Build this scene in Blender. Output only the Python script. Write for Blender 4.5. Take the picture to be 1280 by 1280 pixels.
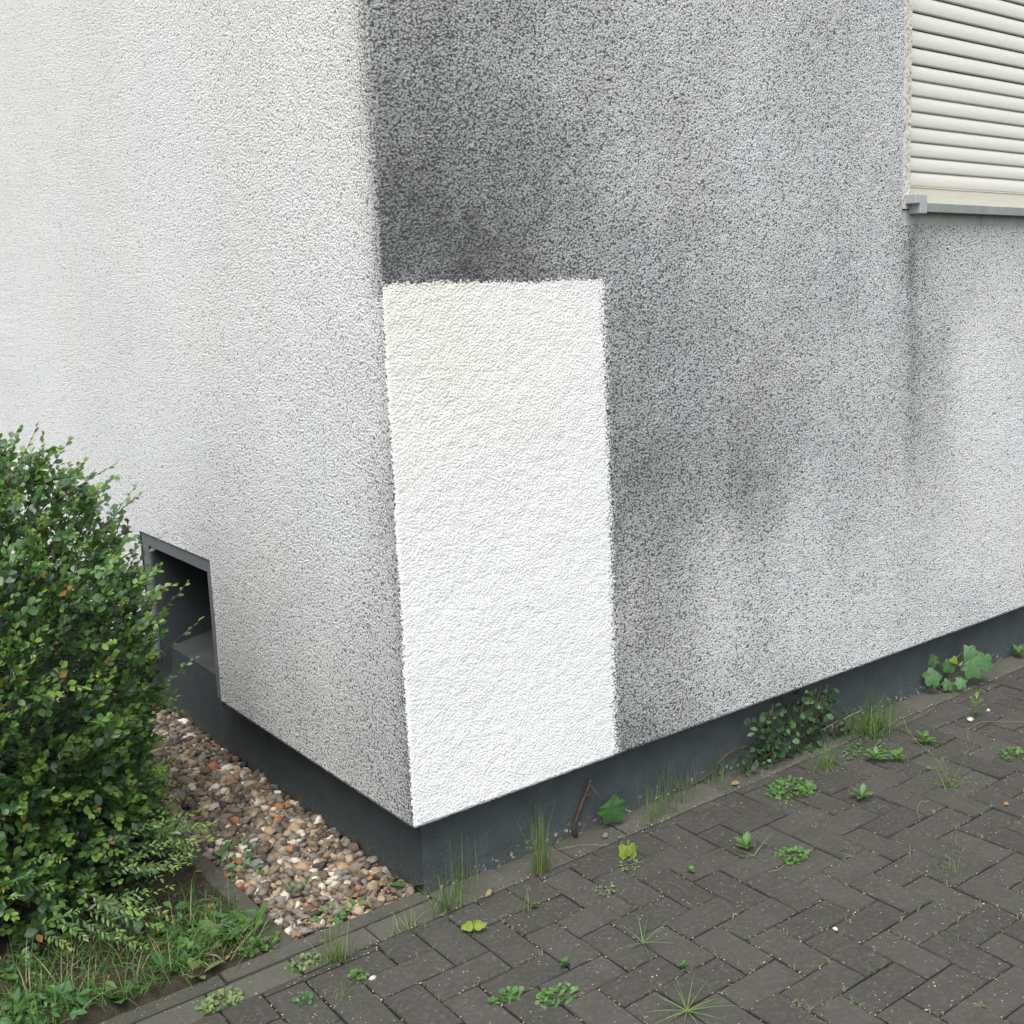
import bpy, math, random
import numpy as np
from mathutils import Vector, Matrix
random.seed(7)
RNG = np.random.default_rng(7)
for o in list(bpy.data.objects):
    bpy.data.objects.remove(o, do_unlink=True)
S = bpy.context.scene
COL = S.collection
# ------------------------------------------------------------------ camera
CR = Vector((0.75898, -0.6506, -0.02582)); CU = Vector((0.12041, 0.10127, 0.98755)); CF = Vector((0.63989, 0.75264, -0.1552))
CC = Vector((-1.3832, -2.5393, 1.6138)); FPX = 1429.369; PPX = 786.07; PPY = 590.06   # pixels of a 1280 frame
cam = bpy.data.cameras.new('camera'); camo = bpy.data.objects.new('camera', cam); COL.objects.link(camo)
m = Matrix((CR, CU, -CF)).transposed().to_4x4(); m.translation = CC; camo.matrix_world = m
cam.sensor_width = 36; cam.sensor_fit = 'HORIZONTAL'; cam.lens = 36*FPX/1280
cam.shift_x = -(PPX-640)/1280; cam.shift_y = (PPY-640)/1280
cam.clip_start = 0.05; cam.clip_end = 800
S.camera = camo
# ------------------------------------------------------------------ sky, sun, exposure (overcast day)
W = bpy.data.worlds.new('World'); S.world = W; W.use_nodes = True
nt = W.node_tree; nt.nodes.clear()
SUN_EL, SUN_AZ = math.radians(63), math.radians(229)      # azimuth from +Y, clockwise
sky = nt.nodes.new('ShaderNodeTexSky'); sky.sky_type = 'NISHITA'; sky.sun_disc = False
sky.sun_elevation = SUN_EL; sky.sun_rotation = SUN_AZ; sky.air_density = 1.0; sky.dust_density = 4.0; sky.ozone_density = 1.0
hs = nt.nodes.new('ShaderNodeHueSaturation'); hs.inputs['Saturation'].default_value = 0.24
bg = nt.nodes.new('ShaderNodeBackground'); bg.inputs['Strength'].default_value = 0.15
wo = nt.nodes.new('ShaderNodeOutputWorld')
nt.links.new(sky.outputs[0], hs.inputs['Color']); nt.links.new(hs.outputs[0], bg.inputs['Color']); nt.links.new(bg.outputs[0], wo.inputs['Surface'])
sl = bpy.data.lights.new('sun', 'SUN'); sl.energy = 1.1; sl.angle = math.radians(36); sl.color = (1, .985, .96)
so = bpy.data.objects.new('sun', sl); COL.objects.link(so)
sd = Vector((math.sin(SUN_AZ)*math.cos(SUN_EL), math.cos(SUN_AZ)*math.cos(SUN_EL), math.sin(SUN_EL)))
so.rotation_euler = sd.to_track_quat('Z', 'Y').to_euler(); so.location = sd*8
S.view_settings.view_transform = 'Standard'; S.view_settings.look = 'None'; S.view_settings.gamma = 1
S.view_settings.use_curve_mapping = False; S.view_settings.exposure = 0.95

# ------------------------------------------------------------------ helpers
def px(p):
    d = Vector(p)-CC; z = d.dot(CF)
    return (PPX+FPX*d.dot(CR)/z, PPY-FPX*d.dot(CU)/z, z)

def tag(o, label=None, cat=None, group=None, kind=None):
    if label: o['label'] = label
    if cat: o['category'] = cat
    if group: o['group'] = group
    if kind: o['kind'] = kind
    return o

def link(name, me, parent=None, mats=None):
    o = bpy.data.objects.new(name, me); COL.objects.link(o)
    if parent is not None: o.parent = parent
    if mats is not None and me is not None:
        for k in (mats if isinstance(mats, (list, tuple)) else [mats]): me.materials.append(k)
    return o

def empty(name, loc=(0, 0, 0)):
    o = bpy.data.objects.new(name, None); COL.objects.link(o); o.location = loc; o.empty_display_size = .1
    return o

def mesh(name, V, F, smooth=False, attrs=None, mi=None):
    me = bpy.data.meshes.new(name)
    V = np.asarray(V, np.float32)
    if isinstance(F, np.ndarray) and F.ndim == 2:
        k = F.shape[1]; me.vertices.add(len(V)); me.vertices.foreach_set('co', V.ravel())
        me.loops.add(F.size); me.loops.foreach_set('vertex_index', F.astype(np.int32).ravel())
        me.polygons.add(len(F)); me.polygons.foreach_set('loop_start', np.arange(0, F.size, k, dtype=np.int32))
        me.update(calc_edges=True)
    else:
        me.from_pydata([tuple(map(float, v)) for v in V], [], [tuple(map(int, f)) for f in F]); me.update()
    if smooth: me.polygons.foreach_set('use_smooth', np.ones(len(me.polygons), bool))
    for an, arr in (attrs or {}).items():
        a = me.attributes.new(an, 'FLOAT', 'POINT'); a.data.foreach_set('value', np.asarray(arr, np.float32))
    if mi is not None: me.polygons.foreach_set('material_index', np.asarray(mi, np.int32))
    return me

class MB:
    def __init__(s): s.v = []; s.f = []; s.m = []
    def add(s, V, F, m=0):
        b = len(s.v); s.v += [tuple(v) for v in V]; s.f += [tuple(i+b for i in f) for f in F]; s.m += [m]*len(F)
    def box(s, x0, x1, y0, y1, z0, z1, m=0):
        s.add([(x0, y0, z0), (x1, y0, z0), (x1, y1, z0), (x0, y1, z0), (x0, y0, z1), (x1, y0, z1), (x1, y1, z1), (x0, y1, z1)],
              [(0, 3, 2, 1), (4, 5, 6, 7), (0, 1, 5, 4), (1, 2, 6, 5), (2, 3, 7, 6), (3, 0, 4, 7)], m)
    def tube(s, P, R, n=6, m=0, cap=True):
        P = [Vector(p) for p in P]; rings = []
        up = Vector((.3, .2, .93))
        for i, p in enumerate(P):
            t = (P[min(i+1, len(P)-1)]-P[max(i-1, 0)]).normalized()
            a = t.cross(up)
            if a.length < .05: a = t.cross(Vector((1, 0, 0)))
            a.normalize(); b = t.cross(a); r = R[i] if hasattr(R, '__len__') else R
            rings.append([p+(a*math.cos(q)+b*math.sin(q))*r for q in (2*math.pi*j/n for j in range(n))])
        V = [v for r in rings for v in r]; F = []
        for i in range(len(P)-1):
            for j in range(n): F.append((i*n+j, i*n+(j+1) % n, (i+1)*n+(j+1) % n, (i+1)*n+j))
        if cap: F += [tuple(range(n))[::-1], tuple((len(P)-1)*n+j for j in range(n))]
        s.add(V, F, m)
    def obj(s, name, mats, parent=None, smooth=False):
        me = mesh(name, s.v, s.f, smooth, mi=s.m); return link(name, me, parent, mats)

def bevel_obj(o, w=.003, seg=2):
    md = o.modifiers.new('bevel', 'BEVEL'); md.width = w; md.segments = seg; md.limit_method = 'ANGLE'; return o

# numpy value noise (fbm) in 2-D
def vnoise(x, y, seed=0):
    r = np.random.default_rng(seed).random((256, 256)); xi = np.floor(x).astype(int); yi = np.floor(y).astype(int)
    fx = x-xi; fy = y-yi; fx = fx*fx*(3-2*fx); fy = fy*fy*(3-2*fy)
    a = r[xi % 256, yi % 256]; b = r[(xi+1) % 256, yi % 256]; c = r[xi % 256, (yi+1) % 256]; d = r[(xi+1) % 256, (yi+1) % 256]
    return (a*(1-fx)+b*fx)*(1-fy)+(c*(1-fx)+d*fx)*fy
def fbm(x, y, seed=0, o=4):
    t = 0; a = .5
    for k in range(o): t = t+a*vnoise(x*2**k, y*2**k, seed+k); a *= .5
    return t/(1-.5**o)

# ------------------------------------------------------------------ materials
class NT:
    def __init__(s, name):
        s.m = bpy.data.materials.new(name); s.m.use_nodes = True; s.t = s.m.node_tree; s.t.nodes.clear()
        s.out = s.n('ShaderNodeOutputMaterial'); s.b = s.n('ShaderNodeBsdfPrincipled'); s.t.links.new(s.b.outputs[0], s.out.inputs[0])
    def n(s, typ, **kw):
        x = s.t.nodes.new(typ)
        for k, v in kw.items(): setattr(x, k, v)
        return x
    def set(s, sock, v):
        if isinstance(v, bpy.types.NodeSocket): s.t.links.new(v, sock)
        elif isinstance(v, (tuple, list)) and len(v) == 3 and sock.type == 'RGBA': sock.default_value = (*v, 1)
        else: sock.default_value = v
    def math(s, op, a, b=0.0, c=None, clamp=False):
        x = s.n('ShaderNodeMath', operation=op, use_clamp=clamp); s.set(x.inputs[0], a); s.set(x.inputs[1], b)
        if c is not None: s.set(x.inputs[2], c)
        return x.outputs[0]
    def mix(s, f, a, b, mode='MIX'):
        x = s.n('ShaderNodeMix', data_type='RGBA', blend_type=mode); s.set(x.inputs[0], f); s.set(x.inputs[6], a); s.set(x.inputs[7], b); return x.outputs[2]
    def noise(s, scale, detail=2, rough=.5, vec=None, out=0, dist=0.0):
        x = s.n('ShaderNodeTexNoise'); x.inputs['Scale'].default_value = scale; x.inputs['Detail'].default_value = detail; x.inputs['Roughness'].default_value = rough
        x.inputs['Distortion'].default_value = dist
        s.t.links.new(vec if vec is not None else s.obj(), x.inputs['Vector']); return x.outputs[out]
    def voro(s, scale, feature='F1', out=0, vec=None, rand=1.0):
        x = s.n('ShaderNodeTexVoronoi', feature=feature); x.inputs['Scale'].default_value = scale; x.inputs['Randomness'].default_value = rand
        s.t.links.new(vec if vec is not None else s.obj(), x.inputs['Vector']); return x.outputs[out]
    def obj(s):
        if not hasattr(s, '_o'): s._o = s.n('ShaderNodeTexCoord').outputs['Object']
        return s._o
    def world(s):
        if not hasattr(s, '_w'): s._w = s.n('ShaderNodeNewGeometry').outputs['Position']
        return s._w
    def ramp(s, f, a, b, c=0.0, d=1.0):
        x = s.n('ShaderNodeMapRange', clamp=True); s.set(x.inputs[0], f); x.inputs[1].default_value = a; x.inputs[2].default_value = b; x.inputs[3].default_value = c; x.inputs[4].default_value = d
        return x.outputs[0]
    def attr(s, name): return s.n('ShaderNodeAttribute', attribute_name=name).outputs['Fac']
    def bump(s, h, strength=.5, dist=.002, prev=None):
        x = s.n('ShaderNodeBump'); s.set(x.inputs['Strength'], strength); x.inputs['Distance'].default_value = dist; s.set(x.inputs['Height'], h)
        if prev is not None: s.set(x.inputs['Normal'], prev)
        s.t.links.new(x.outputs[0], s.b.inputs['Normal']); return x.outputs[0]
    def fin(s, col=None, rough=None, spec=None, metal=None):
        if col is not None: s.set(s.b.inputs['Base Color'], col)
        if rough is not None: s.set(s.b.inputs['Roughness'], rough)
        if spec is not None: s.set(s.b.inputs['Specular IOR Level'], spec)
        if metal is not None: s.set(s.b.inputs['Metallic'], metal)
        return s.m

def m_stucco():
    t = NT('stucco')
    g1 = t.noise(150, 2, .55, dist=.2); g2 = t.noise(350, 1, .5); g3 = t.voro(168, 'SMOOTH_F1')
    h = t.math('ADD', t.math('MULTIPLY', g1, .50), t.math('MULTIPLY', g2, .30))
    h = t.math('SUBTRACT', h, t.math('MULTIPLY', t.math('SUBTRACT', g3, .35), .50))
    h = t.ramp(h, .19, .56)
    fine = t.ramp(t.noise(240, 3, .7), .30, .70)
    hc = t.math('ADD', t.math('MULTIPLY', h, .70), t.math('MULTIPLY', fine, .30))
    c = t.attr('grime'); pt = t.attr('paint'); wm = t.attr('warm')
    # paint lies over the grime; its rim follows the grains
    pm = t.ramp(t.math('ADD', pt, t.math('MULTIPLY', t.math('SUBTRACT', hc, .5), .75)), .34, .66)
    # a grey film over everything and soot caught in the pits between the grains
    thr = t.math('MULTIPLY_ADD', c, .34, .245)
    cov = t.ramp(t.math('MULTIPLY', t.math('SUBTRACT', thr, hc), t.math('MULTIPLY_ADD', c, -.9, 2.2)), -.16, .42)
    film = t.math('MULTIPLY', c, .90)
    white = t.mix(wm, (.80, .82, .835), (.81, .795, .75))
    dark = t.mix(wm, (.066, .071, .073), (.085, .080, .066))
    grey = t.mix(film, white, t.mix(wm, (.091, .102, .106), (.12, .115, .10)))
    dirty = t.mix(cov, grey, dark)
    clean = t.mix(t.math('MULTIPLY', t.ramp(h, 0, .42, 1, 0), .24), t.mix(wm, (.83, .845, .845), (.78, .79, .70)), (.30, .31, .30))
    t.bump(t.math('ADD', h, t.math('MULTIPLY', fine, .25)), t.math('MULTIPLY_ADD', pm, -.42, 1.0), .0040)
    return t.fin(t.mix(pm, dirty, clean), .93, .25)

def m_plinth():
    t = NT('plinth_paint')
    n = t.noise(14, 4, .6); f = t.noise(150, 3, .6)
    z = t.n('ShaderNodeSeparateXYZ'); t.t.links.new(t.obj(), z.inputs[0]); zz = z.outputs[2]
    sp = t.n('ShaderNodeSeparateXYZ'); t.t.links.new(t.obj(), sp.inputs[0])
    shaded_return = t.ramp(sp.outputs[1], .056, .060)          # shade on the return wall put into its darker colour; fewer chips there
    c = t.mix(shaded_return, t.mix(t.ramp(n, .35, .7), (.046, .058, .062), (.064, .078, .082)), t.mix(t.ramp(n, .35, .7), (.030, .038, .041), (.041, .050, .053)))
    soil = t.math('MULTIPLY', t.ramp(t.math('ADD', zz, t.math('MULTIPLY', t.noise(9, 4, .6), -.10)), -.065, .015, 1, 0), t.ramp(t.noise(38, 4, .7), .40, .66))
    c = t.mix(t.math('MULTIPLY', soil, .8), c, (.090, .090, .065)); drop = t.math('MULTIPLY', t.ramp(t.noise(210, 2, .5), .62, .68), t.ramp(zz, .02, .14, .6, 0)); c = t.mix(drop, c, (.16, .16, .135))
    chip = t.math('MULTIPLY', t.math('MULTIPLY', t.ramp(zz, .012, .05, 1, 0), t.math('SUBTRACT', 1.0, t.math('MULTIPLY', shaded_return, .85))), t.ramp(t.noise(60, 3, .6), .60, .66))
    c = t.mix(chip, c, (.42, .42, .40))
    t.bump(t.math('ADD', t.math('ADD', f, t.math('MULTIPLY', n, 1.5)), t.noise(55, 3, .6)), .6, .004)
    return t.fin(c, .75, .3)

def m_simple(name, a, b, scale=30, rough=.7, bump=.2, bd=.001, spec=.3, metal=0, contrast=(.35, .65)):
    t = NT(name); n = t.noise(scale, 4, .6)
    t.bump(t.noise(scale*5, 2, .5), bump, bd)
    return t.fin(t.mix(t.ramp(n, *contrast), a, b), rough, spec, metal)

def m_paver(name, a, b, grime, obj_random=True):
    t = NT(name); w = t.world()
    r = t.n('ShaderNodeObjectInfo').outputs['Random'] if obj_random else t.ramp(t.noise(6, 1, .5, w), .3, .7)
    base = t.mix(r, a, b)
    n = t.noise(9, 5, .65, w); base = t.mix(t.math('MULTIPLY', t.ramp(n, .38, .72), .55), base, grime)
    fine = t.noise(420, 2, .6, w); base = t.mix(t.math('MULTIPLY', t.ramp(fine, .35, .7), .5), base, (.022, .021, .019))
    mid = t.noise(70, 3, .6, w); base = t.mix(t.math('MULTIPLY', t.ramp(mid, .48, .72), .5), base, (.098, .094, .083))
    # pale grit lying on the stone
    v = t.n('ShaderNodeTexVoronoi'); v.inputs['Scale'].default_value = 130; t.t.links.new(w, v.inputs['Vector'])
    cs = t.n('ShaderNodeSeparateColor'); t.t.links.new(v.outputs['Color'], cs.inputs[0])
    spk = t.math('MULTIPLY', t.math('LESS_THAN', v.outputs['Distance'], t.math('MULTIPLY', cs.outputs[1], .30)), t.math('GREATER_THAN', cs.outputs[0], .74))
    base = t.mix(t.math('MULTIPLY', spk, t.math('MULTIPLY_ADD', cs.outputs[2], .6, .2)), base, (.36, .35, .32))
    t.bump(t.math('ADD', t.math('MULTIPLY', fine, .5), t.math('ADD', mid, t.math('MULTIPLY', n, .8))), .9, .0030)
    return t.fin(base, .86, .3)

def m_leaf(name, top, tip, rough=.42, spec=.45, trans=.25):
    t = NT(name)
    n = t.noise(60, 2, .5, t.world()); r = t.n('ShaderNodeObjectInfo').outputs['Random']
    c = t.mix(t.ramp(n, .35, .7), top, tip)
    t.fin(c, rough, spec)
    t.bump(t.noise(400, 2, .5, t.world()), .15, .0006)
    tr = t.n('ShaderNodeBsdfTranslucent'); t.set(tr.inputs[0], t.mix(.5, c, (.25, .45, .03), 'MIX'))
    ms = t.n('ShaderNodeMixShader'); ms.inputs[0].default_value = trans
    t.t.links.new(t.b.outputs[0], ms.inputs[1]); t.t.links.new(tr.outputs[0], ms.inputs[2]); t.t.links.new(ms.outputs[0], t.out.inputs[0])
    return t.m

STUCCO = m_stucco(); PLINTH = m_plinth()
PAVER = m_paver('paver_concrete', (.049, .047, .041), (.072, .069, .061), (.034, .034, .025))
PAVER_FAR = m_paver('paver_concrete_outer', (.050, .047, .043), (.066, .063, .057), (.040, .040, .034), False)
KERB = m_paver('kerb_concrete', (.080, .079, .064), (.108, .105, .088), (.050, .054, .036))
EDGE = m_paver('edging_concrete', (.064, .063, .050), (.088, .084, .070), (.038, .044, .026))
GREYF = m_simple('grey_facade_paint', (.115, .13, .138), (.145, .16, .167), 25, .7, .25, .002)
NICHE = m_simple('niche_paint', (.044, .052, .059), (.058, .067, .074), 12, .75, .25, .002)
def m_slat(name, a, b):
    t = NT(name); sx = t.n('ShaderNodeMapping'); t.t.links.new(t.obj(), sx.inputs[0]); sx.inputs['Scale'].default_value = (3, 40, 60)
    n = t.noise(4, 4, .6, sx.outputs[0]); return t.fin(t.mix(t.ramp(n, .3, .75), a, b), .45, .4)
SLAT = m_slat('shutter_slat', (.645, .64, .585), (.58, .575, .52)); RAIL = m_slat('shutter_rail', (.58, .56, .47), (.52, .50, .42))
ALU = m_simple('sill_aluminium', (.27, .30, .285), (.33, .36, .34), 20, .4, .1, .0006, .5, .35)
CAPM = m_simple('cap_plastic', (.34, .365, .36), (.38, .405, .40), 20, .45, .05, .0006, .4)
DARK = m_simple('dark_void', (.012, .012, .013), (.018, .018, .018), 10, .9)
SURR = m_simple('chipped_surround', (.60, .59, .54), (.20, .17, .12), 75, .85, .6, .003, .2, 0, (.50, .66))
SURR2 = m_simple('smooth_surround', (.46, .49, .45), (.36, .38, .34), 14, .85, .4, .002)
SOIL = m_simple('soil', (.020, .016, .010), (.042, .034, .022), 22, .95, .8, .01)
SAND = m_simple('joint_sand', (.016, .015, .011), (.038, .034, .024), 60, .95, .6, .004)
BARK = m_simple('bark', (.055, .036, .024), (.10, .070, .048), 60, .85, .5, .002)
TWIG = m_simple('young_twig', (.12, .065, .035), (.16, .11, .05), 60, .7)
STRAW = m_simple('dry_straw', (.17, .135, .075), (.25, .21, .13), 60, .8)
LD1 = m_leaf('leaf_deep', (.020, .054, .020), (.032, .078, .030), .36, .5, .12)
LD2 = m_leaf('leaf_mid', (.048, .115, .030), (.068, .15, .040), .40, .45, .2)
LD3 = m_leaf('leaf_fresh', (.115, .215, .040), (.165, .28, .055), .45, .4, .3)
LD4 = m_leaf('leaf_lime', (.16, .29, .045), (.20, .34, .06), .5, .35, .35)
YELLEAF = m_leaf('old_leaf', (.20, .15, .035), (.26, .12, .035), .55, .3, .2)
LDC = m_leaf('creeper_leaf', (.012, .036, .014), (.020, .052, .021), .55, .3, .15)
LEAFM = [LD1, LD2, LD3, LD4, YELLEAF]
GR1 = m_leaf('grass_blade', (.060, .135, .028), (.10, .19, .042), .5, .3, .3)
GRD = m_leaf('grass_shaded', (.030, .085, .020), (.055, .125, .030), .5, .3, .25)  # darker copy of the grass green, with the bed's shade put into the colour
GR2 = m_leaf('grass_pale', (.15, .21, .075), (.20, .25, .10), .5, .3, .3)
WEED = m_leaf('weed_leaf', (.070, .165, .034), (.105, .22, .05), .45, .4, .3)
WEEDD = m_leaf('weed_leaf_dark', (.040, .115, .036), (.060, .155, .048), .45, .4, .25)
YEL = m_leaf('yellow_leaf', (.17, .25, .035), (.25, .32, .055), .5, .3, .4)
BROWNL = m_simple('brown_leaf', (.16, .085, .04), (.26, .16, .08), 60, .7)
BUD = m_simple('orange_bud', (.30, .12, .05), (.42, .20, .09), 60, .6)
def stone_mat(name, a, b): return m_simple('stone_'+name, a, b, 90, .75, .45, .0015, .35, 0, (.3, .7))
STONES = [stone_mat('taupe', (.14, .112, .082), (.21, .172, .13)), stone_mat('brown', (.085, .062, .044), (.13, .10, .074)), stone_mat('tan', (.26, .19, .12), (.36, .275, .185)),
          stone_mat('cream', (.42, .37, .29), (.54, .49, .40)), stone_mat('grey', (.14, .135, .125), (.21, .20, .185)), stone_mat('rust', (.25, .105, .042), (.32, .17, .085)),
          stone_mat('white', (.50, .47, .42), (.62, .60, .55)), stone_mat('dark', (.038, .037, .036), (.062, .058, .054))]
STONE_W = [.29, .21, .20, .10, .11, .025, .02, .045]

# ================================================================== SETTING: ground
g = MB(); g.add([(-250, -250, -.045), (250, -250, -.045), (250, 250, -.045), (-250, 250, -.045)], [(0, 1, 2, 3)])
tag(g.obj('ground', SAND), kind='structure')
KFRONT, KBACK = -.058, .048                     # course of stretcher stones along the wall

def slab_mesh(name, poly, top=0.0, depth=.05, ch=.0035, drop=.004):
    """prism over a convex polygon (ccw) with a chamfered top"""
    P = [Vector((a, b)) for a, b in poly]; n = len(P); c = sum(P, Vector((0, 0)))/n
    inn = []
    for i in range(n):
        e1 = (P[i]-P[i-1]).normalized(); e2 = (P[(i+1) % n]-P[i]).normalized()
        n1 = Vector((-e1.y, e1.x)); n2 = Vector((-e2.y, e2.x)); b = (n1+n2); b /= max(.3, b.dot(n1)); inn.append(P[i]+b*ch)
    V = [(p.x, p.y, top) for p in inn]+[(p.x, p.y, top-drop) for p in P]+[(p.x, p.y, top-depth) for p in P]
    F = [tuple(range(n))]
    for i in range(n):
        j = (i+1) % n; F += [(n+i, n+j, j, i), (2*n+i, 2*n+j, n+j, n+i)]
    return mesh(name, V, F)

pav = tag(empty('pavement'), kind='structure')
TH, OX, OY = -.0099, .8314, -.9923
def lat(a, b): return (OX+.1*(a*math.cos(TH)-b*math.sin(TH)), OY+.1*(a*math.sin(TH)+b*math.cos(TH)))
cells = []
for a in range(-42, 52):
    for b in range(-32, 11):
        k = (a+b) % 4
        if k == 0: cells.append((a, a+2, b, b+1, 'H'))
        elif k == 2: cells.append((a, a+1, b, b+2, 'V'))
JN = .0025
full = slab_mesh('paver', [(-.1+JN, -.05+JN), (.1-JN, -.05+JN), (.1-JN, .05-JN), (-.1+JN, .05-JN)]); full.materials.append(PAVER)
cand = []
for c in cells:
    x, y = lat((c[0]+c[1])/2, (c[2]+c[3])/2)
    ymax = max(lat(c[0], c[3])[1], lat(c[1], c[3])[1]); ymin = min(lat(c[0], c[2])[1], lat(c[1], c[2])[1])
    lim = KFRONT-.002
    if ymin > lim-.015: continue
    clip = ymax > lim
    u, v, z = px((x, y, 0)); vis = z > .3 and -30 < u < 1310 and v < 1320
    cand.append((vis, z, c, x, y, clip))
vis = sorted([q for q in cand if q[0]], key=lambda q: q[1]); keep = set(id(q) for q in vis[:300])
restV, restF = [], []
for q in cand:
    _, z, c, x, y, clip = q
    if not clip and id(q) in keep:
        o = link('paver', full, pav); o.location = (x, y, random.gauss(0, .0016))
        o.rotation_euler = (random.gauss(0, .012), random.gauss(0, .012), TH+random.gauss(0, .008)+(math.pi/2 if c[4] == 'V' else 0))
        continue
    top = min(c[3], c[3]+(KFRONT-.002-max(lat(c[0], c[3])[1], lat(c[1], c[3])[1]))/.1) if clip else c[3]
    j = JN*10
    poly = [lat(c[0]+j, c[2]+j), lat(c[1]-j, c[2]+j), lat(c[1]-j, top-j), lat(c[0]+j, top-j)]
    me = slab_mesh('paver', poly, random.gauss(0, .001))
    if id(q) in keep:
        link('paver', me, pav, PAVER)
    else:
        b = len(restV); restV += [tuple(v.co) for v in me.vertices]; restF += [tuple(b+i for i in p.vertices) for p in me.polygons]
tag(link('outer_pavers', mesh('outer_pavers', restV, restF), pav, PAVER_FAR), kind='stuff')
# stretcher course of paler stones at the wall foot, and the thin edging round bed and gravel
ker = tag(empty('kerb_course'), kind='structure')
x = .692-.2085*15
while x < 5.2:
    w = .2085; b0 = KFRONT+random.uniform(0, .004); y1 = KBACK+.02 if x > .0 else .0285
    me = slab_mesh('kerb_stone', [(x+.002, b0), (x+w-.002, b0+random.uniform(-.002, .002)), (x+w-.002, y1), (x+.002, y1)], random.uniform(-.001, .004), .06, .005, .005)
    link('kerb_stone', me, ker, KERB); x += w
def edging(poly, top): link('edging_stone', slab_mesh('edging_stone', poly, top, .09, .004, .005), edg, EDGE)
edg = tag(empty('edging'), kind='structure')
edging([(-.505, .031), (.050, .031), (.050, .080), (-.505, .080)], .008)
for k in range(4): edging([(-.509-1.0*(k+1)+.003, .033), (-.509-1.0*k, .031), (-.509-1.0*k, .078), (-.509-1.0*(k+1)+.003, .079)], .004)
for k in range(5): edging([(-.362, .083+k), (-.309, .083+k), (-.309, .080+k+1), (-.362, .080+k+1)], .009-.002*k)

# ------------------------------------------------------------------ bed soil and gravel
def sheet(name, x0, x1, y0, y1, st, fz, mat, kind):
    xs = np.arange(x0, x1+st/2, st); ys = np.arange(y0, y1+st/2, st); X, Y = np.meshgrid(xs, ys)
    V = np.stack([X, Y, fz(X, Y)], -1).reshape(-1, 3); nx, ny = len(xs), len(ys)
    i = (np.arange(ny-1)[:, None]*nx+np.arange(nx-1)).ravel(); F = np.stack([i, i+1, i+nx+1, i+nx], 1)
    return tag(link(name, mesh(name, V, F, True), None, mat), kind=kind)
def soil_z(X, Y): return np.where(np.asarray(Y) < .086, np.minimum(.0, (np.asarray(Y)-.08)*.5), 0)+np.where(np.asarray(Y) < .086, 0, 1)*-.006+np.where(np.asarray(Y) < .086, 0, 1)*(.026*fbm(X*9+40, Y*9+40, 3)+.010*fbm(X*40+7, Y*40+9, 5)+.02*np.clip((-.4-X)/.5, 0, 1))
sheet('soil', -3.2, -.361, .060, 4.6, .022, soil_z, SOIL, 'structure')
gravel = sheet('gravel_bed', -.307, .051, .082, 5.0, .03, lambda X, Y: -.020+.012*fbm(X*20+3, Y*20+5, 9), SOIL, 'structure')

def stone_shape(seed):
    r = np.random.default_rng(seed); V = [(0, 0, -1)]; nu, nv = 6, 3
    for i in range(1, nv+1):
        t = math.pi*i/(nv+1)-math.pi/2
        for j in range(nu):
            p = 2*math.pi*(j+.5*(i % 2))/nu; V.append((math.cos(t)*math.cos(p), math.cos(t)*math.sin(p), math.sin(t)))
    V.append((0, 0, 1)); V = np.array(V)*(1+r.normal(0, .17, (len(V), 1))); F = []
    for j in range(nu): F.append((0, 1+(j+1) % nu, 1+j))
    for i in range(nv-1):
        for j in range(nu):
            a = 1+i*nu+j; b = 1+i*nu+(j+1) % nu; c = a+nu; d = b+nu
            if i % 2 == 0: F += [(a, b, c), (b, d, c)]
            else: F += [(a, b, d), (a, d, c)]
    k = 1+(nv-1)*nu
    for j in range(nu): F.append((k+j, k+(j+1) % nu, len(V)-1))
    return V, np.array(F)
SH = [stone_shape(50+i) for i in range(7)]
SME = {}
def stone_me(i, mt):
    if (i, mt) not in SME:
        me = mesh('stone', SH[i][0], SH[i][1], True); me.materials.append(STONES[mt]); SME[(i, mt)] = me
    return SME[(i, mt)]
pts = []
for layer in range(3):
    y = .092
    while y < 3.4:
        x = -.30
        while x < .045:
            pts.append((x+random.uniform(-.009, .009), y+random.uniform(-.009, .009), -.014+layer*.0075+random.uniform(-.003, .004), layer)); x += .0205+.004*layer
        y += .0185+.004*layer
ex = []
for (x, y, z, L) in pts:
    if x > .046 or x < -.302 or y < .088: continue
    near = 1-min(1, max(0, (y-.1)/.14)); 
    if random.random() < near*.55 and L > 0: continue          # soil and litter show through at the near corner
    if L == 2 and random.random() < .35: continue
    r = random.uniform(.0095, .0160)*(1.42 if random.random() < .22 else 1)*(1.0 if L else 1.0)
    s = (r*random.uniform(1.0, 1.8), r*random.uniform(.8, 1.1), r*random.uniform(.55, .85))
    i = random.randrange(7); mt = random.choices(range(8), STONE_W)[0]
    if x > .0 and random.random() < .35: mt = random.choice([0, 1, 1])
    Q = Matrix.Rotation(random.uniform(0, 6.28), 3, 'Z') @ Matrix.Rotation(random.gauss(0, .35), 3, 'X') @ Matrix.Rotation(random.gauss(0, .35), 3, 'Y')
    u, v, d = px((x, y, z)); score = L*.9+s[0]*s[1]*9000/d-.6*d
    hidden = u < 215 and v < 1090
    ex.append((score-(9 if hidden else 0), x, y, z, s, i, mt, Q))
ex.sort(key=lambda e: -e[0])
RV, RF, RM, b = [], [], [], 0
for n, (sc, x, y, z, s, i, mt, Q) in enumerate(ex):
    if n < 300:
        o = link('stone', stone_me(i, mt), gravel); o.location = (x, y, z); o.rotation_euler = Q.to_euler(); o.scale = s
    else:
        V = (SH[i][0]*np.array(s)) @ np.array(Q).T+(x, y, z); RV.append(V); RF.append(SH[i][1]+b); RM += [mt]*len(SH[i][1]); b += len(V)
gst = link('small_stones', mesh('small_stones', np.concatenate(RV), np.concatenate(RF), True, mi=RM), gravel, STONES); tag(gst, kind='stuff')

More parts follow.
